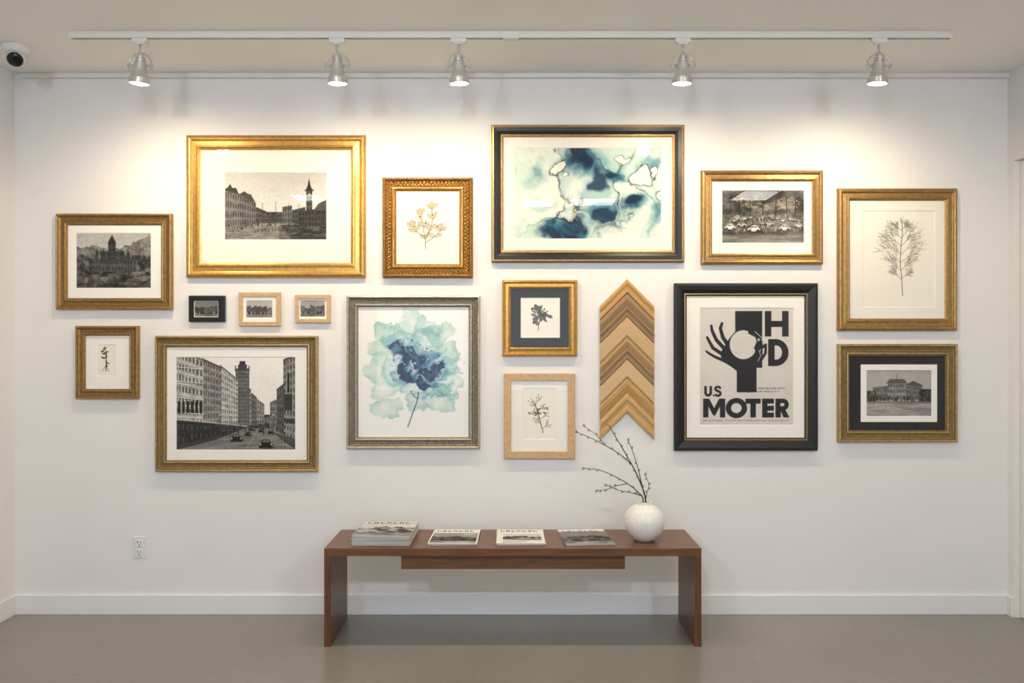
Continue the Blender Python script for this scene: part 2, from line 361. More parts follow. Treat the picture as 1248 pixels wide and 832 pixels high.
def ph_small(x0,y0,x1,y1,seed,sky,lo,hi):
    c=Cv(x0,y0,x1,y1,3.5,(sky,)*3); X,Y=c.X,c.Y; h=y1-y0
    c.c[:]=(sky+30*(fbm(X,Y,12,seed)-.5))[...,None]
    r=y0+h*.42+h*.35*(fbm(X,Y*0,7,seed+2)-.5)
    c.gray((Y>r).astype(float),fine(c,0,0,lo,hi,seed+3,5,5))
    for i in range(5):
        a=x0+(x1-x0)*(i/5); c.facade(a,a+(x1-x0)/5.3,y0+h*random.uniform(.25,.5),y0+h*random.uniform(.25,.5),y0+h*.74,y0+h*.74,random.uniform(lo+20,hi),lo,3,2)
    for i in range(14):
        x=random.uniform(x0,x1); c.seg(x,y0+h*.68,x,y0+h*.82,1,(random.choice([lo*.6,hi*1.3]),)*3,.9)
    c.gray((Y>y0+h*.82).astype(float),fine(c,0,0,lo+40,hi+20,seed+6,9,3)); c.grain(.5,seed+8); return c
def ink():
    c=Cv(627,180,806,291,2.6,(222,227,218)); X,Y=c.X,c.Y
    a=fbm(X,Y,32,51,5,.5)-.5; b_=fbm(X,Y,32,61,5,.5)-.5; U=X+46*a; V=Y+46*b_
    def g(cx,cy,rx,ry): return np.exp(-(((U-cx)/rx)**2+((V-cy)/ry)**2)**1.4)
    tx=fbm(X+14*a,Y+14*b_,14,71,5,.55)
    c.bl(np.clip((fbm(U,V,40,73,3)-.46)*4,0,1)*.7,(186,212,202))
    for cx,cy,rx,ry,al in ((712,196,26,20,.85),(740,206,22,15,.75),(690,276,28,13,.9),(766,246,20,13,.75),(732,262,18,15,.6),(788,200,13,16,.5),(648,208,13,14,.45),(798,266,11,20,.55),(664,240,15,8,.35),(722,232,13,13,.6)):
        m=g(cx,cy,rx,ry); c.bl(np.clip(m*1.4*(.3+1.0*tx),0,1)*al,(124,174,176))
    for cx,cy,rx,ry,al in ((706,196,19,15,.95),(742,210,17,9,.85),(688,278,22,10,1),(762,247,16,9,.9),(730,256,11,11,.7),(794,196,8,10,.5),(802,264,7,13,.6),(650,202,6,8,.4)):
        m=g(cx,cy,rx,ry); c.bl(np.clip(m*1.7*(.25+1.1*tx),0,1)*al,(58,110,132))
    for cx,cy,rx,ry,al in ((704,194,13,11,1),(740,206,12,6,1),(680,281,16,6,1),(702,270,11,6,.9),(760,244,12,6,1),(736,262,7,9,.9),(724,216,6,10,.8)):
        m=g(cx,cy,rx,ry); c.bl(np.clip(m*2.3*(.2+1.15*tx),0,1)*al,(18,40,68))
    # one-sided ink edges following smooth level curves, strongest around the blooms
    near=np.clip(sum(np.exp(-(((X-cx)/rx)**2+((Y-cy)/ry)**2)) for cx,cy,rx,ry in ((715,200,40,28),(745,240,46,26),(690,272,36,20),(786,225,26,34),(660,215,20,26))),0,1)
    for sd,sc_ in ((91,38),(131,52)):
        n=fbm(U,V,sc_,sd,3,.45)-.5; wv=.004+.014*fbm(X,Y,16,sd+9,2)**2
        c.bl((n>0)*np.exp(-n/.035)*near*.55,(70,124,142)); c.bl(np.exp(-(n/wv)**2)*near*.95,(20,32,50)); c.bl(np.exp(-((n+wv*1.9)/(wv*.7))**2)*near*.4,(168,144,108))
    for cx,cy,rx,ry in ((673,202,10,8),(682,213,4,3),(776,213,12,10),(792,203,6,5),(798,234,8,11),(752,188,5,4)):
        m=np.hypot((U-cx-6)/rx,(V-cy)/ry); c.bl(np.exp(-np.clip(m-1,0,9)/.25)*(m>1)*.5,(60,112,132)); c.bl(np.clip((1-m)*5+.5,0,1)*.92,(226,230,221)); c.bl(np.exp(-((m-1.03)/.07)**2)*.9,(40,44,54)); c.bl(np.exp(-((m-.9)/.06)**2)*.4,(170,146,112))
    c.c=c.c*(.96+.08*fbm(X,Y,3,99)[...,None]); return c
def flower():
    c=Cv(434,372,573,535,2.4,(240,240,238)); X,Y=c.X,c.Y
    a=fbm(X,Y,20,151,6,.6)-.5; b_=fbm(X,Y,20,161,6,.6)-.5; U=X+30*a; V=Y+30*b_
    def petal(cx,cy,rx,ry,rot,col,al,s=4.0,rimk=.5):
        cc=math.cos(rot);ss=math.sin(rot);u=((U-cx)*cc+(V-cy)*ss)/rx; v=(-(U-cx)*ss+(V-cy)*cc)/ry; d=np.sqrt(u*u+v*v)
        m=np.clip((1-d)*s+.5,0,1); rim=np.exp(-((d-.97)/.05)**2); tx=np.clip(.1+1.9*fbm(X,Y,13,int(cx*3+cy),5,.55)**1.5,0,1.2)
        c.bl(m*np.clip(al*tx*(.5+.5*np.clip(d,0,1)**2+rimk*rim),0,1),col)
    pale=[(142,194,176),(160,204,190),(126,184,170),(142,190,190)]
    for p in ((472,404,18,13,.5),(462,426,15,13,0),(496,396,14,17,.2),(536,406,19,13,-.5),(549,432,15,13,0),(456,448,13,15,.2),(466,472,19,12,0),(470,496,23,11,.1),(545,468,16,15,.4),(541,492,17,11,-.3),(512,488,14,10,0),(520,400,13,12,0)):
        petal(*p,random.choice(pale),.68,random.choice([3.5,8]),.8)
    for p in ((486,420,20,14,.4),(520,418,18,17,-.3),(543,446,18,13,.2),(480,452,19,14,.2),(530,472,19,12,.3),(500,470,16,11,0)):
        petal(*p,random.choice([(92,158,168),(112,174,178)]),.7,3.2,.5)
    for p in ((488,430,12,13,.5),(515,434,15,12,-.2),(534,448,14,9,.2),(490,454,13,10,.3),(520,462,16,9,.1),(506,444,20,16,0)):
        petal(*p,(46,102,144),.8,3,.5)
    for p in ((486,428,8,8,.4),(510,440,13,9,.2),(526,452,12,6,-.3),(496,457,11,7,.3),(514,466,11,5,.2),(538,447,7,5,0),(492,441,7,10,.3),(504,428,6,6,0)):
        petal(*p,(12,36,76),1.6,4,.4)
    l2=np.abs(fbm(U,V,18,191,3)-.5); c.bl(np.exp(-(l2/.007))*np.exp(-(((X-508)/24)**2+((Y-446)/22)**2))*.6,(212,226,232))
    for i in range(44): c.ell(random.gauss(506,17),random.gauss(444,18),random.uniform(.4,1.7),random.uniform(.4,1.2),random.choice([(14,30,66),(228,236,238),(50,100,134)]),.75,random.random()*3)
    c.line([(510,478),(508,490),(503,503),(497,520)],1.1,(44,50,68)); c.line([(509,486),(504,482),(500,476)],.8,(50,60,80)); c.line([(509,470),(512,455)],.9,(20,40,70))
    return c
INK=(104,96,88)
def sprig(c,x,y,a,l,dep,w,col,leaf=0,spread=.6,bend=.12):
    n=4
    for i in range(n):
        nx=x+l/n*math.cos(a);ny=y-l/n*math.sin(a); c.seg(x,y,nx,ny,w,col,.9,w*.85); x,y=nx,ny; a+=random.uniform(-bend,bend); w*=.9
        if dep>0 and i>0 or (dep>0 and i==0 and random.random()<.5):
            for sg in (-1,1):
                if random.random()<.82: sprig(c,x,y,a+sg*random.uniform(spread*.7,spread*1.2),l*random.uniform(.4,.6),dep-1,w*.75,col,leaf,spread,bend)
    if leaf: c.ell(x+leaf*.6*math.cos(a),y-leaf*.6*math.sin(a),leaf,leaf*.45,col,.6,-a)
def bot_fan():
    c=Cv(1051,257,1139,374,3,(238,234,223)); random.seed(21)
    c.line([(1100,360),(1099,340),(1097,320),(1098,300),(1100,284),(1099,270)],.9,INK)
    for y,l in ((340,14),(330,20),(320,25),(310,26),(300,23),(290,18),(281,11)):
        for sg in (-1,1): sprig(c,1098,y,math.pi/2-sg*.8,l*.8,2,.6,(126,118,106),.9,.45)
    sprig(c,1099,274,math.pi/2,6,1,.6,(126,118,106),.8)
    c.line([(1051,257.3),(1139,257.3)],.6,(196,190,176)); c.line([(1051.3,257),(1051.3,374)],.6,(196,190,176)); return c
def bot_bloom():
    c=Cv(494,244,545,309,3.5,(237,232,220)); random.seed(8)
    D=(122,110,90);Lc=(202,193,174)
    def leafp(x,y,a,l,w):
        c.ell(x+l*.5*math.cos(a),y-l*.5*math.sin(a),l*.54,w*.58,D,.8,-a); c.ell(x+l*.5*math.cos(a),y-l*.5*math.sin(a),l*.46,w*.44,Lc,.95,-a); c.seg(x,y,x+l*.9*math.cos(a),y-l*.9*math.sin(a),.4,D,.7)
    for pts in (((519,303),(518,290),(516,276),(512,262)),((518,292),(524,280),(528,266),(526,254)),((518,296),(530,288),(538,280)),((517,288),(507,282),(502,276))):
        c.line(pts,.8,(100,88,70))
        for i,(x,y) in enumerate(pts[1:]):
            for sg in (-1,1): leafp(x,y,math.pi/2+sg*random.uniform(.4,1.3),random.uniform(7,10),random.uniform(3.4,4.8))
        x,y=pts[-1]; leafp(x,y,math.pi/2,8,4.2)
    for cx,cy in ((512,264),(527,262),(505,276),(533,276),(519,272)):
        for k in range(5): c.ell(cx+2.2*math.cos(k*1.26+cx),cy+2.2*math.sin(k*1.26+cx),2.2,1.5,D,.6,k*1.26+cx); c.ell(cx+2.2*math.cos(k*1.26+cx),cy+2.2*math.sin(k*1.26+cx),1.7,1.1,(214,204,184),.9,k*1.26+cx)
        c.ell(cx,cy,1,1,(86,74,58))
    return c
def bot_dark():
    c=Cv(635,363,682,411,3.5,(236,233,224)); random.seed(5)
    for i in range(46):
        r=random.uniform(2,14); t=random.uniform(0,6.28); x=658+r*math.cos(t); y=384+r*.85*math.sin(t)
        c.ell(x,y,random.uniform(1.8,3.8),random.uniform(1,2),(48,)*3,.8,t); c.ell(x,y,random.uniform(1.2,2.8),random.uniform(.6,1.4),(random.choice([90,130,170]),)*3,.85,t)
    sprig(c,656,402,1.5,18,1,1,(50,48,44),2); return c
def bot_sprig():
    c=Cv(637,473,677,535,3.5,(241,237,226)); random.seed(17)
    c.line([(662,527),(659,516),(656,504),(652,492)],.9,(70,64,56))
    for x,y,a in ((661,522,.6),(660,517,2.3),(658,510,.4),(657,506,2.5),(655,501,.7),(654,497,2.2),(653,493,1.2)):
        sprig(c,x,y,a,8,1,.6,(98,90,80),1.2,.6)
    for i in range(9): c.ell(random.gauss(658,5),random.gauss(502,5),2.2,1.1,(84,78,70),.7,random.random()*3)
    return c
def bot_small():
    c=Cv(118,420,141,458,4,(238,234,223)); random.seed(3)
    c.line([(129,452),(129.5,440),(129,428)],1.1,(60,56,50)); 
    for i in range(16): c.ell(129+random.gauss(0,2.2),434+random.gauss(0,4.5),random.uniform(1.2,2.8),random.uniform(.7,1.2),(random.choice([50,74,100]),)*3,.8,random.random()*3)
    for a in (4.2,5.2): sprig(c,129,445,a,7,0,.8,(70,64,56),1)
    return c
def arc(cx,cy,rx,ry,a0,a1,n=18): return [(cx+rx*math.cos(a0+(a1-a0)*i/n),cy+ry*math.sin(a0+(a1-a0)*i/n)) for i in range(n+1)]
def poster():
    bg=(212,208,201); K=(38,38,41)
    c=Cv(853,375,967,518,3.2,bg)
    c.rect(896,379,929,448,K)
    c.poly([(889,412),(896,404),(910,400),(924,404),(930,416),(929,436),(922,446),(922,478),(898,478),(898,452),(890,446),(880,440),(878,430)],K)
    for pts,w0 in ((((890,424),(881,411),(878,400),(880,394)),5.2),(((886,428),(873,414),(868,403),(867,397)),5.0),(((884,434),(869,424),(864,415),(862,411)),4.6),(((884,440),(872,435),(865,431),(861,428)),4.0),(((892,436),(900,442),(910,442),(919,436)),6)):
        for i in range(len(pts)-1): c.seg(*pts[i],*pts[i+1],w0*(1-.12*i),K,1,w0*(1-.12*(i+1)))
    c.ell(906,420,16.5,17.5,bg)
    c.line([(914,405),(922,409),(925,416)],4.6,K); c.seg(925,416,921,424,5.2,K,1,4.2)
    c.line([(917,438),(922,432),(923,426)],5.2,K)
    c.line([(920,404),(928,411),(930,420),(926,428)],.7,bg); c.line([(928,424),(933,420),(933,430),(928,438)],3.2,K); c.line([(925,427),(927,433),(924,440)],.6,bg)
    c.ell(924.5,414,1.4,2,bg,.8,.4)
    c.rect(932,379,940,410,K); c.rect(953,379,961,410,K); c.rect(938,391,955,398.5,K)
    c.poly([(936,413),(945,413)]+arc(945,429.5,16,16.5,-math.pi/2,math.pi/2)+[(936,446)],K)
    c.poly([(944,421),(946,421)]+arc(946,429.5,7,8.5,-math.pi/2,math.pi/2)+[(944,438)],bg)
    c.line([(860,470),(860,478)],3.2,K,butt=True); c.line(arc(863.2,478,3.2,3.6,math.pi,0,10),3.2,K); c.line([(866.4,478),(866.4,470)],3.2,K,butt=True)
    c.rect(868.9,480.6,870.6,483,K)
    c.line(arc(875,473.6,3.1,2.4,-.5,-math.pi*1.5,12)+arc(875,479.3,3.2,2.7,-math.pi/2,math.pi*.8,12),2.9,K)
    t,bm=485.5,508.5
    c.poly([(857,bm),(857,t),(864.5,t),(870.5,497),(876.5,t),(884,t),(884,bm),(877.5,bm),(877.5,495),(871.8,506),(869.2,506),(863.5,495),(863.5,bm)],K)
    c.ell(897.5,497,13,12.3,K); c.ell(897.5,497,6.4,6,bg)
    c.rect(908.5,t,927,t+6.2,K); c.rect(914.4,t,921.2,bm,K)
    c.rect(928.8,t,935.4,bm,K)
    for y in (t,t+8.7,bm-6): c.rect(928.8,y,943.2,y+6,K)
    c.rect(945,t,951.6,bm,K); c.poly([(950,t),(954,t)]+arc(954,492.8,7.2,7.3,-math.pi/2,math.pi/2)+[(950,500.1)],K)
    c.poly([(951,t+5.4),(954,t+5.4)]+arc(954,492.8,1.9,1.9,-math.pi/2,math.pi/2,8)+[(951,494.7)],bg)
    c.poly([(951,499),(957,499),(962,bm),(954.6,bm)],K)
    random.seed(2)
    def micro(x0,x1,y,h):
        x=x0
        while x<x1:
            w=random.uniform(.7,1.3); c.rect(x,y,x+w*.45,y+h,K,.8); c.rect(x,y+random.choice([0,h*.4]),x+w,y+h*.25+random.choice([0,h*.4]),K,.7); x+=w+.45
            if random.random()<.14: x+=1
    micro(921,958,472,2.2); micro(921,950,476,2.0); micro(857,880,511.5,1.6); micro(884,961,511.5,1.3)
    c.c*= (.97+.06*fbm(c.X,c.Y,20,7)[...,None]); return c

def art_mesh(name,c,org,u,v,parent,gain=1.0):
    ny,nx=c.X.shape; uu=np.linspace(0,1,nx); vv=np.linspace(0,1,ny)
    A,B=np.meshgrid(uu,vv); org=np.array(org);u=np.array(u);v=np.array(v)
    P=org+A[...,None]*u+B[...,None]*v; co=P.reshape(-1,3).astype(np.float32)
    idx=np.arange(nx*ny).reshape(ny,nx); q=np.stack([idx[:-1,:-1],idx[1:,:-1],idx[1:,1:],idx[:-1,1:]],-1).reshape(-1,4)
    me=bpy.data.meshes.new(name); me.vertices.add(len(co)); me.vertices.foreach_set('co',co.ravel())
    me.loops.add(q.size); me.loops.foreach_set('vertex_index',q.ravel().astype(np.int32))
    me.polygons.add(len(q)); me.polygons.foreach_set('loop_start',(np.arange(len(q))*4).astype(np.int32)); me.polygons.foreach_set('loop_total',np.full(len(q),4,np.int32))
    me.update(calc_edges=True)
    at=me.color_attributes.new('Col','FLOAT_COLOR','POINT'); col=np.ones((nx*ny,4),np.float32); col[:,:3]=(lin(np.clip(c.c,0,255)).reshape(-1,3)*gain); at.data.foreach_set('color',col.ravel())
    me.materials.append(M_art); o=bpy.data.objects.new(name,me); link(o,parent); return o

# ---------------- room ----------------
XL=wx(18); XR=wx(1228); ZC=wz(90); YR=-7.6
def slab(name,x0,x1,y0,y1,z0,z1,mat,bev=0):
    g=G(); g.box(x0,x1,y0,y1,z0,z1); return g.make(name,mat,bevel=bev)
slab('floor',XL-.1,XR+.2,YR-.1,.1,-.1,0,M_floor)
slab('ceiling',XL-.1,XR+.2,YR-.1,.1,ZC,ZC+.1,M_ceil)
slab('wall_back',XL-.1,XR+.1,0,.1,0,ZC,M_wall)
slab('wall_left',XL-.1,XL,YR-.1,0,0,ZC,M_wall)
DY0,DY1,DZ=-1.05,-.056,2.29
slab('wall_right',XR,XR+.12,DY1,0,0,ZC,M_wall)
slab('wall_right',XR,XR+.12,YR-.1,DY0,0,ZC,M_wall)
slab('wall_right',XR,XR+.12,DY0,DY1,DZ,ZC,M_wall)
g=G(); g.box(XR+.03,XR+.07,DY0+.003,DY1-.003,.004,DZ-.004)
g.make('door_1',M_trim,bevel=.002)
g=G()
wxa,wxb,wza,wzb=-1.9,1.9,.7,2.3
g.box(XL,wxa,YR-.1,YR,0,ZC); g.box(wxb,XR,YR-.1,YR,0,ZC); g.box(wxa,wxb,YR-.1,YR,0,wza); g.box(wxa,wxb,YR-.1,YR,wzb,ZC)
g.make('wall_rear',M_wall)
g=G()
for x in (wxa+.03,-.63,.63,wxb-.03): g.box(x-.03,x+.03,YR-.07,YR-.02,wza,wzb)
for z in (wza+.03,wzb-.03): g.box(wxa,wxb,YR-.065,YR-.025,z-.03,z+.03)
g.make('window_1',M_trim)
def baseboard(name,x0,x1,y0,y1):
    g=G(); g.box(x0,x1,y0,y1,0,.1); return g.make(name,M_trim,bevel=.003)
baseboard('baseboard_back',XL,XR,-.014,0)
baseboard('baseboard_left',XL,XL+.014,YR,-.014)
baseboard('baseboard_right',XR-.014,XR,DY1,-.014)
baseboard('baseboard_right',XR-.014,XR,YR,DY0)
# picture rail where wall meets ceiling
g=G(); g.box(wx(30),XR,-.022,0,ZC-.026,ZC); g.box(wx(30),XR,-.03,-.022,ZC-.026,ZC-.018); g.make('trim_1',M_white,bevel=.002)

# ---------------- framed pictures ----------------
PR={'classic':[(0,.001),(0,.017),(.05,.023),(.12,.027),(.22,.029),(.32,.027),(.37,.021),(.42,.0195),(.62,.0205),(.7,.021),(.74,.0255),(.82,.0265),(.88,.023),(.9,.018),(1,.0155),(1,.006)],
 'scoop':[(0,.001),(0,.022),(.06,.029),(.14,.031),(.22,.028),(.26,.023),(.4,.0195),(.55,.0185),(.68,.0195),(.74,.024),(.82,.025),(.88,.021),(.9,.017),(1,.0155),(1,.006)],
 'flat':[(0,.001),(0,.021),(.06,.023),(.94,.023),(1,.0215),(1,.006)],
 'slope':[(0,.001),(0,.026),(.05,.029),(.2,.030),(.5,.027),(.72,.0215),(.78,.02),(.8,.0235),(.88,.0235),(.9,.018),(1,.016),(1,.006)]}
SCM=[1,1,1,1,0,0,0,0,0,1,1,1,0,1,1,1]   # scooped mouldings: bright rims, relief shade put into the recess colour
D0=.028
def framed(name,box,fw,prof,mats,mat_board,pic,canvas,segm=None,orn=None,gain=1.0,inner=None,thin=1.0):
    x0,y0,x1,y1=box; X0,X1=wx(x0,D0),wx(x1,D0); Z1,Z0=wz(y0,D0),wz(y1,D0)
    cx,cz=(X0+X1)/2,(Z0+Z1)/2; w,h=X1-X0,Z1-Z0; f=fw*(CD-D0)/FP
    e=empty(name,(cx,0,cz)); g=G(); P=PR[prof]
    g.rings([(-w/2+t*f,w/2-t*f,-h/2+t*f,h/2-t*f,(d-.012)*thin+.012 if d>.015 else d) for t,d in P],segm)
    if orn:
        for (t,dp,sp,r,tw,mi_) in orn:
            a,b_=w/2-t*f,h/2-t*f
            for side in range(4):
                Ls=2*(a if side%2==0 else b_); n=max(2,int(round(Ls/sp)))
                for i in range(n):
                    s=-Ls/2+Ls*(i/n)
                    if side==0: p=(s,-dp,-b_);an=0
                    elif side==1: p=(a,-dp,s);an=math.pi/2
                    elif side==2: p=(-s,-dp,b_);an=0
                    else: p=(-a,-dp,-s);an=math.pi/2
                    rot=Matrix.Rotation(an+(tw if i%2 else -tw),3,'Y'); g.ball(p,r,rot,m=mi_)
    g.make('frame',mats,parent=e)
    dpic=.0104
    def rel(bx,d): return (wx(bx[0],d)-cx,wx(bx[2],d)-cx,wz(bx[3],d)-cz,wz(bx[1],d)-cz)
    g=G(); g.box(-w/2+f*.5,w/2-f*.5,-.009,-.002,-h/2+f*.5,h/2-f*.5); g.make('backing',M_back,parent=e)
    r=rel(pic,dpic)
    art_mesh('print',canvas,(r[0],-dpic,r[3]),(r[1]-r[0],0,0),(0,0,r[2]-r[3]),e,gain)
    if mat_board is not None:
        o_=(-w/2+f*.6,w/2-f*.6,-h/2+f*.6,h/2-f*.6); q=.0012
        g=G(); g.rings([(*o_,.0092),(*o_,.0128),(r[0]-q,r[1]+q,r[2]-q,r[3]+q,.0128),(r[0]+q,r[1]-q,r[2]+q,r[3]-q,.0107),(r[0]+q,r[1]-q,r[2]+q,r[3]-q,.0092)],[0,0,1,1,0])
        g.make('mat_board',[mat_board,M_mat],parent=e)
    if inner is not None:
        bx,wd,mt=inner; rr_=rel(bx,.013); g=G(); g.rings([(*rr_,.0125),(*rr_,.0134),(rr_[0]+wd,rr_[1]-wd,rr_[2]+wd,rr_[3]-wd,.0134),(rr_[0]+wd,rr_[1]-wd,rr_[2]+wd,rr_[3]-wd,.0125)]); g.make('mat_slip',mt,parent=e)
    i_=(w/2-f*.9,h/2-f*.9); mk('glass',[(-i_[0],-.0145,-i_[1]),(i_[0],-.0145,-i_[1]),(i_[0],-.0145,i_[1]),(-i_[0],-.0145,i_[1])],[(0,1,2,3)],M_glass,parent=e,recalc=False)
    return e
OL=[(.13,.0305,.0065,(.0026,.002,.0018),.6,1),(.36,.021,.010,(.0046,.003,.0022),.8,1),(.57,.0195,.010,(.0046,.003,.0022),-.8,1)]
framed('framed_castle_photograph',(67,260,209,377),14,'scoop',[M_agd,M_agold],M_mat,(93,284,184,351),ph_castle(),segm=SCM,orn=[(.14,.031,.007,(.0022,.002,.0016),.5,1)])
framed('framed_city_square_photograph',(226,164,445,338),18,'classic',[M_gold],M_cream,(274,210,398,292),ph_square())
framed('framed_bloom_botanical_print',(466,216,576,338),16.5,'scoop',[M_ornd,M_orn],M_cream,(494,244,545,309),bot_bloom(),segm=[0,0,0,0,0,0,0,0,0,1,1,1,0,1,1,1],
  orn=[(.13,.030,.0105,(.0046,.004,.0030),.6,1),(.38,.023,.018,(.0088,.006,.0030),.85,1),(.55,.022,.018,(.0080,.006,.0030),-.7,1),(.47,.026,.018,(.0034,.004,.0034),0,1),(.8,.026,.006,(.0024,.0024,.0021),0,1)])
framed('framed_abstract_ink_painting',(599,152,834,319),14.5,'slope',[M_black,M_agold],M_cream,(627,180,806,291),ink(),segm=[0,0,1,0,0,0,1,1,1,1,1,0])
framed('framed_street_car_photograph',(855,207,1004,322),13.5,'classic',[M_agold],M_mat,(880,232,980,296),ph_camp())
framed('framed_fern_botanical_print',(1022,229,1168,403),15,'classic',[M_agold],M_cream,(1051,257,1139,374),bot_fan())
framed('framed_miniature_dark_photograph',(229,360,273,392),5,'flat',[M_black],M_bmat,(237,367,266,386),ph_small(237,367,266,386,201,120,30,110),thin=.7)
framed('framed_miniature_village_photograph',(290,356,341,397),5,'flat',[M_lwood],M_mat,(300,366,332,387),ph_small(300,366,332,387,221,180,50,130),thin=.7)
framed('framed_miniature_harbour_photograph',(359,359,402,393),4.5,'flat',[M_lwood],M_mat,(366,366,396,386),ph_small(366,366,396,386,241,160,50,120),thin=.7)
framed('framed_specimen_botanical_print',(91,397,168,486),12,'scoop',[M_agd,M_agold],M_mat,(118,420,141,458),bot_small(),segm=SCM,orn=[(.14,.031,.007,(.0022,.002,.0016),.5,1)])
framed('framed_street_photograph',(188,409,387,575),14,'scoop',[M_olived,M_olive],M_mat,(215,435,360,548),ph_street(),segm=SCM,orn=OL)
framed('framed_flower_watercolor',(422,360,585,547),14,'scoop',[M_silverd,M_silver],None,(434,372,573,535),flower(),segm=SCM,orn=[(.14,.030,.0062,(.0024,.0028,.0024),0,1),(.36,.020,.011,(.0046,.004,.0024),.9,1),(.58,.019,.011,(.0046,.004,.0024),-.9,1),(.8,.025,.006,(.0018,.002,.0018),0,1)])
framed('framed_leaf_botanical_print',(612,341,704,434),10.5,'classic',[M_gold],M_bmat,(635,363,682,411),bot_dark())
framed('framed_sprig_botanical_print',(614,455,701,559),9,'flat',[M_lwood],M_mat,(637,473,677,535),bot_sprig())
framed('framed_hand_poster',(822,345,997,549),15.5,'slope',[M_black,M_agold],M_mat,(853,375,967,518),poster(),segm=[0,0,0,0,0,0,0,1,1,0,0,0])
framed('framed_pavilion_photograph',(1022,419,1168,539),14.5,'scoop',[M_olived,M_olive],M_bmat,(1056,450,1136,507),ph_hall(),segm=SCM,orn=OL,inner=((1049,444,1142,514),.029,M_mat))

# ---------------- chevron of frame moulding corner samples ----------------
def chev_mat(name,c1,c2):
    m,nt,b=principled(name,c1,.5); t=nt.nodes.new('ShaderNodeTexCoord'); s=nt.nodes.new('ShaderNodeSeparateXYZ'); nt.links.new(t.outputs['Object'],s.inputs[0])
    a=nt.nodes.new('ShaderNodeMath'); a.operation='ABSOLUTE'; nt.links.new(s.outputs[0],a.inputs[0])
    d=nt.nodes.new('ShaderNodeMath'); d.operation='ADD'; nt.links.new(a.outputs[0],d.inputs[0]); nt.links.new(s.outputs[2],d.inputs[1])
    k=nt.nodes.new('ShaderNodeMath'); k.operation='MULTIPLY'; k.inputs[1].default_value=22; nt.links.new(d.outputs[0],k.inputs[0])
    cb=nt.nodes.new('ShaderNodeCombineXYZ'); nt.links.new(k.outputs[0],cb.inputs[0]); nt.links.new(s.outputs[0],cb.inputs[1])
    f=noise(nt,cb.outputs[0],14,5,.6); nt.links.new(ramp(nt,f,[(.3,[x*.6+y_*.4 for x,y_ in zip(c2,c1)]),(.6,c1)]),b.inputs['Base Color']); bump(nt,b,f,.15,.001); return m
e=empty('frame_moulding_samples',(wx(764.5,.02),0,wz(437,.02)))
cols=[((194,152,90),(150,110,60)),((160,130,92),(116,92,66)),((146,120,88),(106,84,62)),((200,168,122),(168,136,92)),((180,146,98),(140,110,70)),((152,124,90),(110,88,64)),((206,176,132),(176,142,98)),((190,150,92),(148,108,62)),((198,160,104),(164,126,74))]
th=[17,15,14,24,13,15,22,19,24]; k=(CD-.02)/FP; y=340; hw=33*k
for i,(t_,cc) in enumerate(zip(th,cols)):
    zt=wz(y,.02)-wz(437,.02); T=t_*k-.0014
    fr_=[(0,.015),(.12,.021),(.3,.0215),(.4,.0165),(.62,.015),(.72,.0195),(.92,.0195),(1,.014)] if i%3!=1 else [(0,.013),(.18,.0215),(.45,.022),(.75,.0175),(1,.0135)]
    if i in (3,6): fr_=[(0,.016),(.06,.020),(.9,.020),(1,.015)]
    sh=[T*a for a,_ in fr_]; V=[];Fc=[]
    for xx,dz in [(-hw,-hw),(0,0),(hw,-hw)]:
        V.append((xx,-.001,zt+dz))
        for a,(fa,dd) in zip(sh,fr_): V.append((xx,-dd,zt+dz-a))
        V.append((xx,-.001,zt+dz-T))
    n=len(fr_)+2
    for s_ in range(2):
        for j in range(n): q=(j+1)%n; Fc.append((s_*n+j,s_*n+q,(s_+1)*n+q,(s_+1)*n+j))
    Fc.append(tuple(range(n))); Fc.append(tuple(2*n+j for j in range(n)))
    mk('corner_sample_%d'%(i+1),V,Fc,chev_mat('moulding_wood_%d'%(i+1),*cc),parent=e); y+=t_

# ---------------- bench ----------------
W1=wood('walnut_top',(126,82,50),(88,55,32),(1.2,14,14),.34,5); W2=wood('walnut_side',(118,75,45),(82,51,29),(14,14,1.2),.36,5)
bx0,bx1=-.852,.859; by0,by1=-.459,-.079; bt=.446; tk=.036
e=empty('wooden_bench',((bx0+bx1)/2,(by0+by1)/2,0)); ox,oy=e.location.x,e.location.y
def bb(name,a,b_,c,d,z0,z1,m,bev=.0015):
    g=G(); g.box(a-ox,b_-ox,c-oy,d-oy,z0,z1); return g.make(name,m,parent=e,bevel=bev)
bb('seat',bx0,bx1,by0,by1,bt-tk,bt,W1); bb('leg_1',bx0,bx0+.031,by0,by1,0,bt-tk,W2); bb('leg_2',bx1-.031,bx1,by0,by1,0,bt-tk,W2)
bb('drawer',-.508,.518,-.415,-.11,.340,bt-tk,W1); bb('drawer_seam',-.504,.514,-.4165,-.415,bt-tk-.004,bt-tk-.001,M_dark,0)

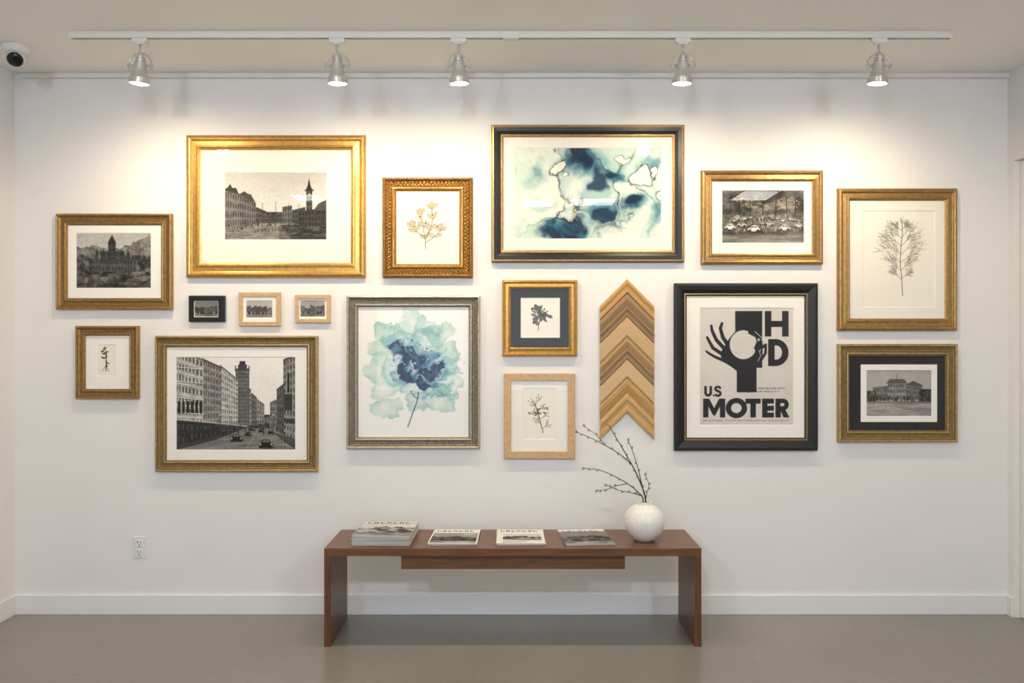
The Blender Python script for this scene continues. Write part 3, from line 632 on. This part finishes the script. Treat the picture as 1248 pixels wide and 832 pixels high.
# ---------------- magazines ----------------
M_page=noisy('page_edges',(170,166,160),(232,229,224),1,.8,scale=(2,2,600)); 
def cover(seed,style):
    random.seed(seed); c=Cv(0,0,60,78,2.2,(226,224,220)); X,Y=c.X,c.Y
    def photo(x0,y0,x1,y1,lo=40,hi=150,sky=185):
        m=((X>x0)&(X<x1)&(Y>y0)&(Y<y1)).astype(float); c.gray(m,sky+20*(fbm(X,Y,14,seed)-.5))
        r=y0+(y1-y0)*.4+(y1-y0)*.4*(fbm(X,Y*0,9,seed+1)-.5); c.gray(m*(Y>r),fine(c,0,0,lo,hi,seed+2,9,6))
        c.gray(m*(Y>y0+(y1-y0)*.8),fine(c,0,0,90,170,seed+3,20,4))
    if style==0: photo(0,0,60,78,50,200,200)
    elif style==1: photo(2,20,58,74,30,110,150); 
    elif style==2: photo(8,26,56,60,40,170,200)
    else: photo(0,12,60,78,40,130,130)
    K=(40,40,42) if style in (1,2) else (60,60,60)
    x=5; yy=6
    for j in range(7):
        c.rect(x,yy,x+1.4,yy+8,K); 
        if j%2: c.rect(x,yy,x+4,yy+1.6,K)
        if j%3: c.rect(x,yy+6.4,x+4,yy+8,K)
        c.rect(x+3.2,yy+(0 if j%2 else 3),x+4.4,yy+8,K); x+=7
    if style==2:
        for i in range(4): c.rect(8,64+i*3,random.uniform(30,54),65+i*3,(110,)*3)
    if style==1:
        for i in range(3): c.rect(40,24+i*3,55,25+i*3,(220,)*3)
    return c
M_cov=[principled('cover_paper_a',(196,194,190),.3)[0],principled('cover_paper_b',(140,138,136),.3)[0],principled('cover_paper_c',(222,220,216),.3)[0]]
def magazine(par,w,d,z,t,rot,dx,dy,cv=None,idx=0):
    R=Matrix.Rotation(rot,3,'Z'); g=G(); a,b_=w/2,d/2
    g.box(-a,a,-b_,b_,z+.0004,z+t-.0005)
    g.v=[tuple(R@Vector(p)+Vector((dx,dy,0))) for p in g.v]; g.make('pages_%d'%idx,M_page,parent=par)
    g=G(); g.box(-a-.001,a+.001,-b_-.001,b_+.001,z+t-.0005,z+t); g.box(-a-.001,a+.001,-b_-.001,b_+.001,z,z+.0004); g.box(-a-.0015,-a,-b_-.001,b_+.001,z,z+t)
    g.v=[tuple(R@Vector(p)+Vector((dx,dy,0))) for p in g.v]; g.make('cover_%d'%idx,M_cov[idx%3],parent=par)
    if cv is not None:
        o=R@Vector((-a,b_,z+t+.0003))+Vector((dx,dy,0)); u=R@Vector((w,0,0)); v_=R@Vector((0,-d,0))
        art_mesh('cover_print',cv,tuple(o),tuple(u),tuple(v_),par)
e=empty('magazine_stack',(-.60,-.262,bt)); random.seed(12)
for i in range(9):
    magazine(e,.262,.30,.0005+i*.0052,.005,random.uniform(-.02,.02)-.02,random.uniform(-.003,.003),random.uniform(-.003,.003),cover(3,0) if i==8 else None,i)
for X_,Y_,r_,st,n_ in ((-.272,-.262,-.03,1,2),(.04,-.262,.0,2,2),(.348,-.262,.07,3,2)):
    e=empty('magazine',(X_,Y_,bt))
    for i in range(n_): magazine(e,.226,.29,.0005+i*.0042,.004,r_+(.03 if i==0 and n_>1 else 0),0,0,cover(20+st*5,st) if i==n_-1 else None,i)

# ---------------- vase ----------------
vx,vy=.625,-.30
M_vase,nt,b=principled('crackle_ceramic',(236,234,229),.28); v=coord(nt); w=nt.nodes.new('ShaderNodeTexVoronoi'); w.feature='DISTANCE_TO_EDGE'; w.inputs['Scale'].default_value=75; nt.links.new(v,w.inputs['Vector'])
nt.links.new(ramp(nt,w.outputs['Distance'],[(0,(214,210,203)),(.06,(238,236,232))]),b.inputs['Base Color']); bump(nt,b,w.outputs['Distance'],.15,.001)
g=G(); pr=[(.001,.001),(.04,.0),(.046,.004),(.062,.018),(.080,.040),(.091,.066),(.0945,.088),(.092,.112),(.082,.136),(.064,.155),(.046,.166),(.038,.171),(.036,.176),(.0385,.181),(.036,.183),(.032,.180),(.031,.172),(.04,.162),(.06,.15),(.076,.13),(.085,.1),(.082,.06),(.05,.02),(.001,.012)]
g.lathe(pr,64); o=g.make('ceramic_vase',M_vase,loc=(vx,vy,bt),smooth=True)
# ---------------- branch ----------------
M_bark=noisy('bark',(70,52,38),(44,34,26),60,.8,bs=.3); M_bud=noisy('buds',(172,162,84),(126,120,56),80,.6)
dB=.30
def BP(u,v_,dy=0): return (wx(u,dB)-vx,dy,wz(v_,dB)-bt)
g=G(); gb=G(); random.seed(6)
def branch(pts,r0,r1,buds=True):
    n=len(pts); sm=[]
    for i in range(n-1):
        p0=Vector(pts[max(i-1,0)]);p1=Vector(pts[i]);p2=Vector(pts[i+1]);p3=Vector(pts[min(i+2,n-1)])
        for t in (0,.25,.5,.75): sm.append(.5*((2*p1)+(-p0+p2)*t+(2*p0-5*p1+4*p2-p3)*t*t+(-p0+3*p1-3*p2+p3)*t**3))
    sm.append(Vector(pts[-1])); m=len(sm)
    g.tube(sm,[r0+(r1-r0)*i/(m-1) for i in range(m)],7)
    if buds:
        for i in range(2,m,2):
            if sm[i].z>.21 and (random.random()<.75 or i==m-1):
                q=sm[i]; a=random.choice([-1,1]); dr=(sm[min(i+1,m-1)]-sm[i-1]).normalized(); off=Vector((-dr.z*a,random.uniform(-.3,.3),dr.x*a)).normalized()
                ax=(dr+off*.8).normalized(); rot=ax.to_track_quat('Z','Y').to_matrix()
                gb.ball(tuple(q+ax*.006),(.0040,.0040,.0078),rot,7,6)
        q=sm[-1]; dr=(sm[-1]-sm[-2]).normalized(); gb.ball(tuple(q+dr*.003),(.0044,.0044,.0082),dr.to_track_quat('Z','Y').to_matrix(),7,6)
base=(0.02,.01,.02)
branch([base,BP(787,612),BP(785,600),BP(778,582),BP(770,566),BP(758,545),BP(749,530),BP(742,518)],.0042,.0017)
branch([BP(785,602),BP(781,584,.01),BP(777,566,.02),BP(771,548,.03),BP(767,538,.035)],.0026,.0013)
branch([BP(770,566),BP(755,553,-.01),BP(737,542,-.02),BP(718,532,-.03),BP(703,526,-.035)],.0025,.0013)
branch([BP(737,542,-.02),BP(727,530,-.02),BP(712,519,-.015)],.0018,.0012)
branch([(-0.015,-.005,.02),BP(784,611),BP(778,600,-.01),BP(764,588,-.03),BP(745,577,-.05),BP(728,570,-.06),BP(711,568,-.06)],.0034,.0014)
branch([BP(764,588,-.03),BP(750,590,-.04),BP(738,594,-.05),BP(727,595,-.05)],.002,.0012)
branch([BP(780,603,-.01),BP(768,600,0),BP(752,597,.01),BP(740,592,.02)],.002,.0012)
branch([BP(787,608),BP(788,600,-.01),BP(790,590,-.02),BP(786,578,-.02)],.0018,.0012)
e=empty('budding_branch',(vx,vy,bt)); g.make('twigs',M_bark,parent=e,smooth=True); gb.make('buds',M_bud,parent=e,smooth=True)

# ---------------- outlet ----------------
e=empty('wall_outlet',(wx(170.5),0,wz(666.5))); g=G(); g.box(-.033,.033,-.006,0,-.055,.055); g.make('plate',M_white,parent=e,bevel=.003,seg=3)
g=G()
for z in (-.024,.024): g.box(-.017,.017,-.0085,-.005,z-.017,z+.017)
g.make('receptacles',M_trim,parent=e,bevel=.003,seg=3)
g=G()
for z in (-.024,.024):
    g.box(-.0085,-.006,-.0092,-.008,z-.002,z+.009); g.box(.006,.0085,-.0092,-.008,z-.001,z+.008); g.box(-.0025,.0025,-.0092,-.008,z-.012,z-.007)
g.box(-.002,.002,-.0075,-.006,-.002,.002); g.make('slots',M_dark,parent=e)

# ---------------- track and spot heads ----------------
DT=.57; tx0,tx1=wx(88,DT),wx(1157,DT)
e=empty('ceiling_light_track',((tx0+tx1)/2,-DT,ZC)); g=G(); a=(tx1-tx0)/2
g.box(-a,a,-.018,.018,-.006,0); g.box(-a,a,-.018,-.010,-.028,-.006); g.box(-a,a,.010,.018,-.028,-.006); g.box(-a-.006,-a,-.019,.019,-.029,0); g.box(a,a+.006,-.019,.019,-.029,0); g.box(-.035,.035,-.02,.02,-.031,0)
g.make('channel',M_white,parent=e,bevel=.0015); g=G(); g.box(-a,a,-.006,.006,-.010,-.006); g.make('conductor',M_grey,parent=e)
M_lens=emis('lamp_lens',(1.0,.86,.62),30)
M_fill_lens=emis('added_fill_lens',(.92,.95,1),14)  # lens of the added, unseen fill heads
def spot(u,tilt,roll,power,y=-DT,ang=118,col=(1,.80,.56),aim=None,lens=None,track_x=None,rad=.035):
    x=wx(u,DT) if track_x is None else track_x
    pz=2.600; e=empty('track_spotlight',(x,y,pz))
    g=G(); g.box(-.034,.034,-.013,.013,ZC-.046-pz,ZC-.024-pz); g.box(-.02,.02,-.009,.009,ZC-.052-pz,ZC-.04-pz); g.make('adapter',M_white,parent=e,bevel=.002)
    g=G(); g.tube([(0,0,.048),(0,0,ZC-.05-pz)],.006,10)
    g.tube([(.05*math.cos(t),0,.05*math.sin(t)) for t in [math.pi*i/16 for i in range(17)]],.004,8)
    g.tube([(.05,0,0),(.049,0,-.018)],.004,8); g.tube([(-.05,0,0),(-.049,0,-.018)],.004,8)
    g.tube([(-.056,0,-.004),(-.026,0,-.004)],.0055,10); g.tube([(.056,0,-.004),(.026,0,-.004)],.0055,10); g.make('yoke',M_head,parent=e,smooth=True)
    R=(Matrix.Rotation(roll,3,'Y')@Matrix.Rotation(tilt,3,'X'))
    g=G(); g.lathe([(.002,.046),(.012,.046),(.014,.043),(.015,.034),(.022,.033),(.022,.028),(.016,.027),(.016,.023),(.022,.022),(.022,.017),(.017,.016),(.017,.012),(.024,.011),(.0245,.004),(.0255,-.010),(.027,-.022),(.032,-.036),(.038,-.048),(.0405,-.056),(.0405,-.059),(.0435,-.060),(.0435,-.082),(.0400,-.082),(.0395,-.074),(.002,-.070)],32,mat=R); o=g.make('lamp_housing',M_head,parent=e)
    g=G(); g.lathe([(.001,-.088),(.014,-.0875),(.028,-.0845),(.0385,-.0795),(.0385,-.0755),(.001,-.0745)],28,mat=R); g.make('lens',lens or M_lens,parent=e,smooth=True)
    L=bpy.data.lights.new('lamp','SPOT'); L.energy=power; L.color=col; L.spot_size=math.radians(ang); L.spot_blend=1.0; L.shadow_soft_size=rad
    o=bpy.data.objects.new('lamp',L); link(o,e); p=R@Vector((0,0,-.13 if rad<.05 else -.19)); o.location=p
    d=Vector(aim)-Vector((x,y,pz)) if aim else R@Vector((0,0,-1)); o.rotation_euler=d.to_track_quat('-Z','Y').to_euler(); return e
for u,ro in ((171,.10),(411,0),(559,-.03),(832,.02),(1071,.04)):
    X_=wx(u,DT); spot(u,.10,ro,25 if u not in (411,559) else 22,aim=(X_,0,1.15),ang=172,col=(1,.80,.53))
# added row of unseen heads: cool fill on the wall from behind camera
e=empty('ceiling_light_track',(0,-4.4,ZC)); g=G(); g.box(-2.2,2.2,-.018,.018,-.028,0); g.make('channel',M_white,parent=e)  # track added to carry the unseen fill heads
for X_ in (-1.42,-.31,1.87):
    spot(0,.95,0,84,y=-4.4,ang=110,col=(.91,.94,1.0),aim=(X_*.9,0,.9),lens=M_fill_lens,track_x=X_,rad=.085)
# recessed ceiling panels
M_pan=emis('light_panel',(1,.97,.92),14)
for X_,Y_,w_,d_ in ((.25,-3.98,.28,.42),(.78,-3.9,.42,.42),(2.25,-3.55,.34,.5),(-1.92,-3.65,.26,.34)):
    e=empty('ceiling_light_panel',(X_,Y_,ZC)); g=G(); a,b_=w_/2,d_/2
    g.box(-a,a,-b_,b_,-.008,-.004); g.make('diffuser',M_pan,parent=e)
    g=G(); g.box(-a-.02,-a,-b_-.02,b_+.02,-.012,0); g.box(a,a+.02,-b_-.02,b_+.02,-.012,0); g.box(-a,a,-b_-.02,-b_,-.012,0); g.box(-a,a,b_,b_+.02,-.012,0); g.make('panel_rim',M_white,parent=e)

# ---------------- security camera ----------------
dc=.40; e=empty('security_camera',(wx(20,dc),-dc,ZC))
g=G(); g.lathe([(.001,0),(.058,0),(.060,-.006),(.058,-.022),(.050,-.032),(.044,-.036),(.001,-.036)],40); g.make('mount',M_white,parent=e,smooth=True)
g=G(); g.ball((0,0,-.050),.040,None,28,18); g.make('turret',M_white,parent=e,smooth=True)
R=Vector((.25,-.75,-.6)).normalized().to_track_quat('Z','Y').to_matrix()
g=G(); g.lathe([(.001,.028),(.034,.028),(.034,.034),(.028,.040),(.012,.0435),(.001,.044)],30,mat=R,c=(0,0,-.050)); g.make('lens_window',M_dark,parent=e,smooth=True)

# ---------------- daylight ----------------
L=bpy.data.lights.new('window_daylight','AREA'); L.shape='RECTANGLE'; L.size=wxb-wxa; L.size_y=wzb-wza; L.energy=36; L.color=(.86,.93,1)
o=bpy.data.objects.new('window_daylight',L); link(o); o.location=(0,YR+.03,(wza+wzb)/2); o.rotation_euler=(math.radians(90),0,0)
w=bpy.data.worlds.new('World'); SC.world=w; w.use_nodes=True; w.node_tree.nodes['Background'].inputs[0].default_value=(.75,.86,1,1); w.node_tree.nodes['Background'].inputs[1].default_value=.6
# ---------------- camera ----------------
cam=bpy.data.cameras.new('camera'); cam.sensor_width=36; cam.lens=FP/1248*36; cam.clip_start=.05
o=bpy.data.objects.new('camera',cam); link(o); o.location=(0,-CD,CH); o.rotation_euler=(math.radians(90),0,0); SC.camera=o
